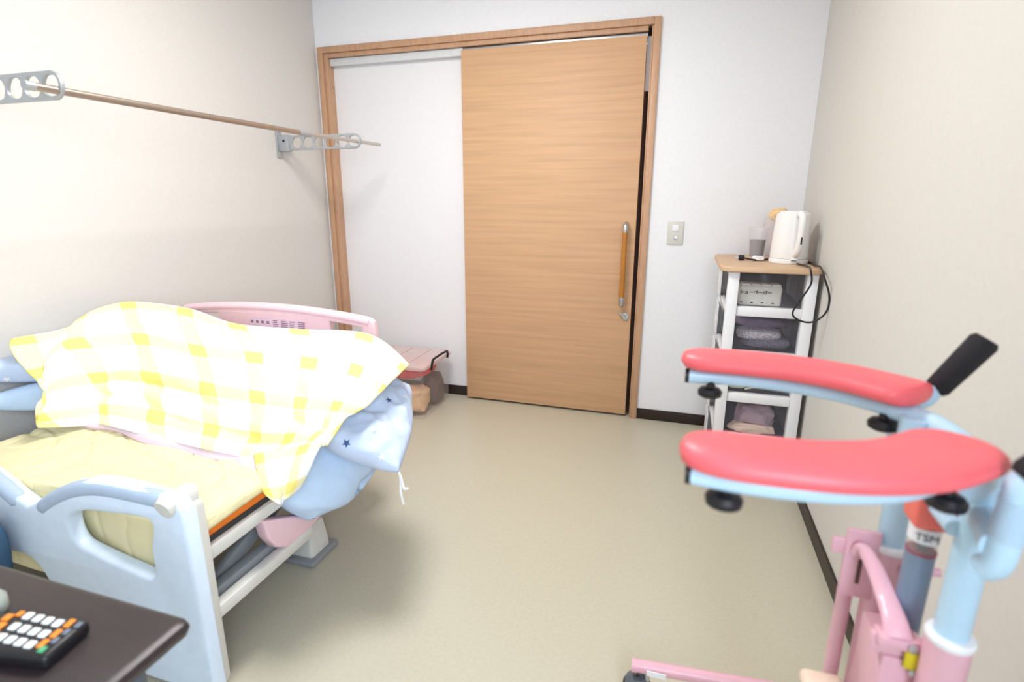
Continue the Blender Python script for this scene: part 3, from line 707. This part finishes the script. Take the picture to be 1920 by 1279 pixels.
# ------------------------------------------------------------------ forearm walker
WYC = 0.742
wk = thing('forearm_walker', 'standing forearm walker with coral padded armrests and pink base', 'walker', (.33, WYC, 0))
ZPAD = .942
def padpath(s):
    # plan centre line of the near pad; the far one mirrors it
    return [(.024, WYC-.180), (.09, WYC-.186), (.17, WYC-.180), (.24, WYC-.155), (.293, WYC-.112), (.313, WYC-.085)]
def arm(sgn):
    pl = [(x-.011+.0005*k, y+.010) for k, (x, y) in enumerate(padpath(0))]
    if sgn > 0: pl = [(x-.012+.005*k, 2*WYC-y+.008) for k, (x, y) in enumerate(padpath(0))]
    cl = spline([(x, y, ZPAD) for x, y in pl], 8); n = len(cl); secs = []
    for i, p in enumerate(cl):
        t = (cl[min(i+1, n-1)]-cl[max(i-1, 0)]).normalized(); side = V((-t.y, t.x, 0))
        s = i/(n-1); e = min(s, 1-s)
        w = .046
        if s < .20: w *= math.sqrt(max(0, 1-(1-s/.20)**2.2))
        if s > .82: w *= math.sqrt(max(0, 1-((s-.82)/.18)**2.4))
        w = max(w, .003)*(0.94+.12*s)
        h = .0155*min(1, (w/.04))**.6+.001
        secs.append([p+side*(w*math.copysign(abs(math.cos(a))**.8, math.cos(a)))+V((0, 0, h*math.copysign(abs(math.sin(a))**.85, math.sin(a)))) for a in [2*PI*k/24 for k in range(24)]])
    loft('arm_pad', secs, m_padred, wk)
    # support tube under the pad
    tb = spline([(x+(.012 if k == 0 else 0), y-sgn*0.004*0, ZPAD-.029) for k, (x, y) in enumerate(pl)], 6)
    a = tube('arm_tube', tb, .0125, m_blueframe, wk, 12)
    e = tb[0]; tube('end_plug', [e-V((.004, 0, 0)), e+V((.002, 0, 0))], .0128, m_black, a, 12)
    for x, y in ((pl[0][0]+.050, pl[0][1]), (pl[4][0]+(.008 if sgn < 0 else -.004), pl[4][1])):
        k = lathe('knob', [(0, -.020), (.012, -.020), (.019, -.016), (.020, -.009), (.016, -.004), (.007, -.002), (.006, .012), (0, .012)], (x, y, ZPAD-.044), m_black, wk, 20)
arm(-1); arm(1)
ux = .345
tube('rear_cross_tube', spline([(.305, WYC-.115, ZPAD-.029), (.335, WYC-.075, ZPAD-.029), (ux, WYC-.03, ZPAD-.029), (ux, WYC+.03, ZPAD-.029), (.335, WYC+.075, ZPAD-.029), (.305, WYC+.115, ZPAD-.029)], 5), .014, m_blueframe, wk, 14)
px_, ya, yb = .318, WYC-.075, WYC+.075
for y, zc in ((ya, .70), (yb, .72)):
    px_ = .338 if y == ya else .318
    tube('upper_post', [(px_, y, zc-.04), (px_, y, ZPAD-.025)], .0175, m_blueframe, wk, 18)
    lathe('collar_ring', [(.0175, -.004), (.0245, -.004), (.0255, .002), (.0235, .006), (.0175, .006)], (px_, y, zc), m_white, wk, 24)
    tube('lower_post', [(px_, y, .075), (px_, y, zc)], .0235, m_pinkframe, wk, 18)
px_ = .318
tube('post_brace', [(px_, ya, ZPAD-.10), (px_, yb, ZPAD-.10)], .010, m_blueframe, wk, 12)
# gas spring between the posts
gx, gy = .320, WYC-.008
tube('gas_cylinder', [(gx, gy, .60), (gx, gy, .768)], .0165, m_gas, wk, 18)
lathe('cylinder_lip', [(0, 0), (.017, 0), (.017, .003), (0, .003)], (gx, gy, .768), mat('cylinder_red', 'a04a5c', .5), wk, 20)
tube('gas_rod', [(gx, gy, .768), (gx, gy, .86)], .0055, m_dark, wk, 12)
tube('rod_guard', [(gx, gy, .771), (gx, gy, .815)], .016, clear('clear_guard', 'd9d2d4', .3, .1), wk, 16)
bm = bmesh.new(); bm_lathe(bm, [(.0172, -.010), (.0176, .010)], (gx, gy, .796), 24)
bnd = from_bm('label_band', bm, m_white, wk, auto=True)
text_mesh('print', 'TSM', .014, Matrix.Translation((gx-.004, gy-.0182, .796)) @ Matrix.Rotation(-.2, 4, 'Z') @ rx, m_black, bnd)
box('spring_head', (gx-.021, gy-.022, .808), (gx+.027, gy+.022, .862), m_coral, wk, .006, 3)
lathe('head_bolt', [(.0075, 0), (.0075, .003), (0, .004)], (gx+.012, gy-.022, .826), m_black, wk, 16, Matrix.Rotation(PI/2, 3, 'X'))
# hand grips on cranked stems
for sgn in (-1, 1):
    gyy = WYC+sgn*(.142 if sgn > 0 else .150); y0 = WYC+sgn*.075; zx = .862 if sgn > 0 else .868; gx0 = .318 if sgn > 0 else .312; lift = 0 if sgn > 0 else .012
    tube('grip_arm', [(.320 if sgn > 0 else .338, y0, zx), (gx0+.010, gyy, zx)], .0165, m_blueframe, wk, 14)
    st = spline([(gx0+.006, gyy-sgn*.01, zx-.030), (gx0+.012, gyy, zx-.012), (gx0+.014, gyy, zx+.05), (gx0+.015+.017*(sgn > 0), gyy, .925+lift), (gx0+.024+.018*(sgn > 0), gyy, .945+lift)], 5)
    tube('grip_stem', st, .0135, m_blueframe, wk, 14)
    tube('clear_sleeve', [(gx0+.014, gyy, zx+.012), (gx0+.015, gyy, zx+.055)], .016, clear('sleeve_plastic', 'cfe3f4', .35, .05), wk, 14)
    a = V((gx0+.014+.028*(sgn > 0), gyy, .938+lift*.5)); b = V((gx0+.090, gyy, 1.018+lift)); d_ = (b-a).normalized()
    tube('hand_grip', [a, a+d_*.006, b-d_*.006, b], [.0125, .016, .0185, .015], m_rubber, wk, 18)
# pink brake linkage and lower frame
tube('guide_tube', [(px_-.042, WYC+.085, .075), (px_-.042, WYC+.085, .70)], .0105, m_pinkframe, wk, 12)
box('slot_plate', (px_-.060, WYC+.058, .635), (px_-.016, WYC+.066, .745), m_pinkframe, wk, .003)
box('slot', (px_-.041, WYC+.0565, .66), (px_-.036, WYC+.058, .70), m_doordark, wk)
lathe('slot_bolt', [(.006, 0), (.006, .004), (0, .006)], (px_-.0385, WYC+.058, .712), m_alu, wk, 14, Matrix.Rotation(PI/2, 3, 'X'))
box('pivot_tab', (px_-.076, WYC+.062, .700), (px_-.046, WYC+.070, .726), m_pinkframe, wk, .003)
lv = spline([PY(1604, 1040, .80), PY(1616, 1028, .79), PY(1638, 1062, .765), PY(1660, 1115, .735), PY(1678, 1165, .70), PY(1684, 1198, .685)], 6)
secs = []
for i, p in enumerate(lv):
    t = (lv[min(i+1, len(lv)-1)]-lv[max(i-1, 0)]).normalized(); a = t.cross(V((0, 1, 0))).normalized(); b = t.cross(a)
    w = .008+.009*(i/(len(lv)-1))**1.5
    secs.append([p+a*w*math.cos(k*PI/6)+b*.006*math.sin(k*PI/6) for k in range(12)])
loft('brake_lever', secs, m_pinkframe, wk)
le = lv[-1]
box('lever_block', le+V((-.022, -.006, -.014)), le+V((.026, .020, .002)), m_pinkframe, wk, .004)
box('bracket_bridge', (px_-.050, WYC-.055, .640), (px_+.024, WYC-.040, .668), m_pinkframe, wk, .005)
box('valve_housing', (px_-.036, WYC-.058, .52), (px_+.012, WYC+.030, .640), m_pinkframe, wk, .006)
yl = PY(1712, 1240, WYC-.062); box('yellow_tag', yl+V((-.010, -.003, -.012)), yl+V((.012, .003, .012)), m_yellowlbl, wk, .002)
for py in (1217, 1262):
    b_ = PY(1712, py, WYC-.064); lathe('frame_bolt', [(.0055, 0), (.0055, .003), (0, .005)], b_, m_alu, wk, 12, Matrix.Rotation(PI/2, 3, 'X'))
box('cream_bumper', (px_-.095, WYC+.00, .478), (px_-.035, WYC+.055, .502), m_cream, wk, .010, 3)
tube('release_lever', [(px_+.01, WYC+.05, .70), (px_+.055, WYC+.05, .705)], .006, m_pinkframe, wk, 10)
# base: two legs with casters
for sgn in (-1, 1):
    yy = WYC+sgn*.41
    ta = V((-.035, yy-sgn*.02, .098)); tb_ = V((.40, yy+sgn*.02, .098))
    lg = tube('base_leg', [ta, tb_], .0155, m_pinkframe, wk, 16)
    tube('leg_cap', [ta-V((.006, 0, 0)), ta+V((.006, 0, 0))], .0165, m_pinkframe, lg, 16)
    if sgn > 0: box('leg_label', (ta.x+.03, ta.y-.0170, .098-.006), (ta.x+.075, ta.y-.0145, .098+.008), m_white, lg)
    for cx in (ta.x+.030, .37):
        y_ = yy-sgn*(.02 if cx < .1 else -.02)
        tube('caster_stem', [(cx, y_, .060), (cx, y_, .092)], .008, m_alu, lg, 12)
        lathe('caster_hood', [(0, .020), (.018, .018), (.030, .006), (.033, -.010), (.030, -.014), (0, -.014)], (cx-.02, y_, .052), mat('caster_grey', '5b626a', .35), lg, 20)
        lathe('caster_wheel', [(0, -.011), (.030, -.011), (.036, -.006), (.036, .006), (.030, .011), (0, .011)], (cx-.02, y_, .036), m_black, lg, 24, Matrix.Rotation(PI/2, 3, 'X'))
tube('base_cross_tube', [(.395, WYC-.43, .098), (.395, WYC+.43, .098)], .0155, m_pinkframe, wk, 16)
for y in (ya, yb): tube('base_foot_tube', [(px_, y, .082), (.395, y, .098)], .015, m_pinkframe, wk, 12)

# ------------------------------------------------------------------ dark side table with remote
tz = .60
tb = thing('side_table', 'dark brown wooden table at the lower left corner', 'table', (-.95, .28, 0))
tx0, tx1, ty0, ty1 = -1.42, -.652, .06, .506
loft('table_top', [[(x, y, z) for x, y in rrect(tx0-g, ty0-g, tx1+g, ty1+g, .014, 5)] for z, g in ((tz-.026, -.010), (tz-.023, -.003), (tz-.013, 0), (tz-.004, -.003), (tz, -.010))], m_table, tb)
m_leg = mat('table_leg_grey', '4a5666', .4)
for x, y in ((tx1-.065, ty1-.065), (tx1-.065, ty0+.065), (tx0+.065, ty1-.065), (tx0+.065, ty0+.065)):
    bm = bmesh.new(); bm_tube(bm, [(x, y, 0), (x, y, tz-.026)], [.016, .024], 16); from_bm('leg', bm, m_leg, tb, auto=True)
rm = thing('remote_control', 'black remote control with white, orange and green keys on the table', 'remote control', (-.82, .41, tz))
o0 = PZ(170, 1163, tz+.020); e1 = V((-.982, -.19, 0)); e2 = V((.19, -.982, 0))
def rl(a, b, c): return o0+e1*a+e2*b+V((0, 0, c))
rotm = Matrix((-e1, -e2, V((0, 0, 1)))).transposed()
def rbox(name, a0, b0, a1, b1, z0, z1, m, bev, parent):
    c = rl((a0+a1)/2, (b0+b1)/2, (z0+z1)/2); bm = bmesh.new()
    bm_box(bm, V((-(a1-a0)/2, -(b1-b0)/2, -(z1-z0)/2)), V(((a1-a0)/2, (b1-b0)/2, (z1-z0)/2)), bev, 3)
    for v in bm.verts: v.co = rotm @ v.co + c
    return from_bm(name, bm, m, parent, auto=True)
rbox('body', 0, 0, .19, .070, -.020, .002, m_black, .007, rm)
m_kw = mat('key_white', 'f2f4f6', .5); m_ko = mat('key_orange', 'ee8c2a', .5); m_kg = mat('key_green', '4fa678', .5); m_ks = mat('key_slate', '6e7684', .5)
def key(px, py, m, w=.0115, d=.0125):
    p = PZ(px, py, tz+.024)-o0; a, b = p.dot(e1), p.dot(e2)
    rbox('key', a-w/2, b-d/2, a+w/2, b+d/2, .001, .0045, m, .0018, rm)
for r in range(3):
    for k in range(4): key(53+18.5*k-26*r, 1154+4.6*k+20*r, m_kw)
for k in range(3): key(130-25*k, 1168+19*k, m_ko, .009, .015)
for k in range(3): key(14-14*k, 1157+16*k, m_ko, .011, .013)
key(38, 1150, m_ko, .009, .010)
for px, py in ((147, 1171), (124, 1184), (103, 1200)): key(px, py, m_ks, .008, .010)
key(79, 1217, m_kg, .009, .010)
tag(lathe('grey_cup', [(0, .0), (.018, 0), (.020, .006), (.020, .022), (.013, .032), (0, .034)], PZ(-14, 1148, tz)+V((0, 0, 0)), mat('cup_grey', 'aab0a8', .4), None, 24), 'small rounded pale grey cap on the table at the left picture edge', 'cap')
# dark blue pouch hooked over the footboard
pp = PY(-14, 1030, FY-.045)
po = thing('blue_pouch', 'dark blue pouch hanging on the footboard at the left picture edge', 'pouch', pp)
lump('pouch_body', pp+V((-.02, 0, 0)), (.055, .030, .085), mat('slate_blue_cloth', '3e5f7d', .8), 71, .1, po)
tube('pouch_strap', spline([pp+V((-.02, 0, .07)), pp+V((-.02, .01, .13)), pp+V((-.02, .05, .155)), pp+V((-.02, .10, .12))], 5), .006, mat('slate_blue_cloth', '3e5f7d', .8), po, 8)
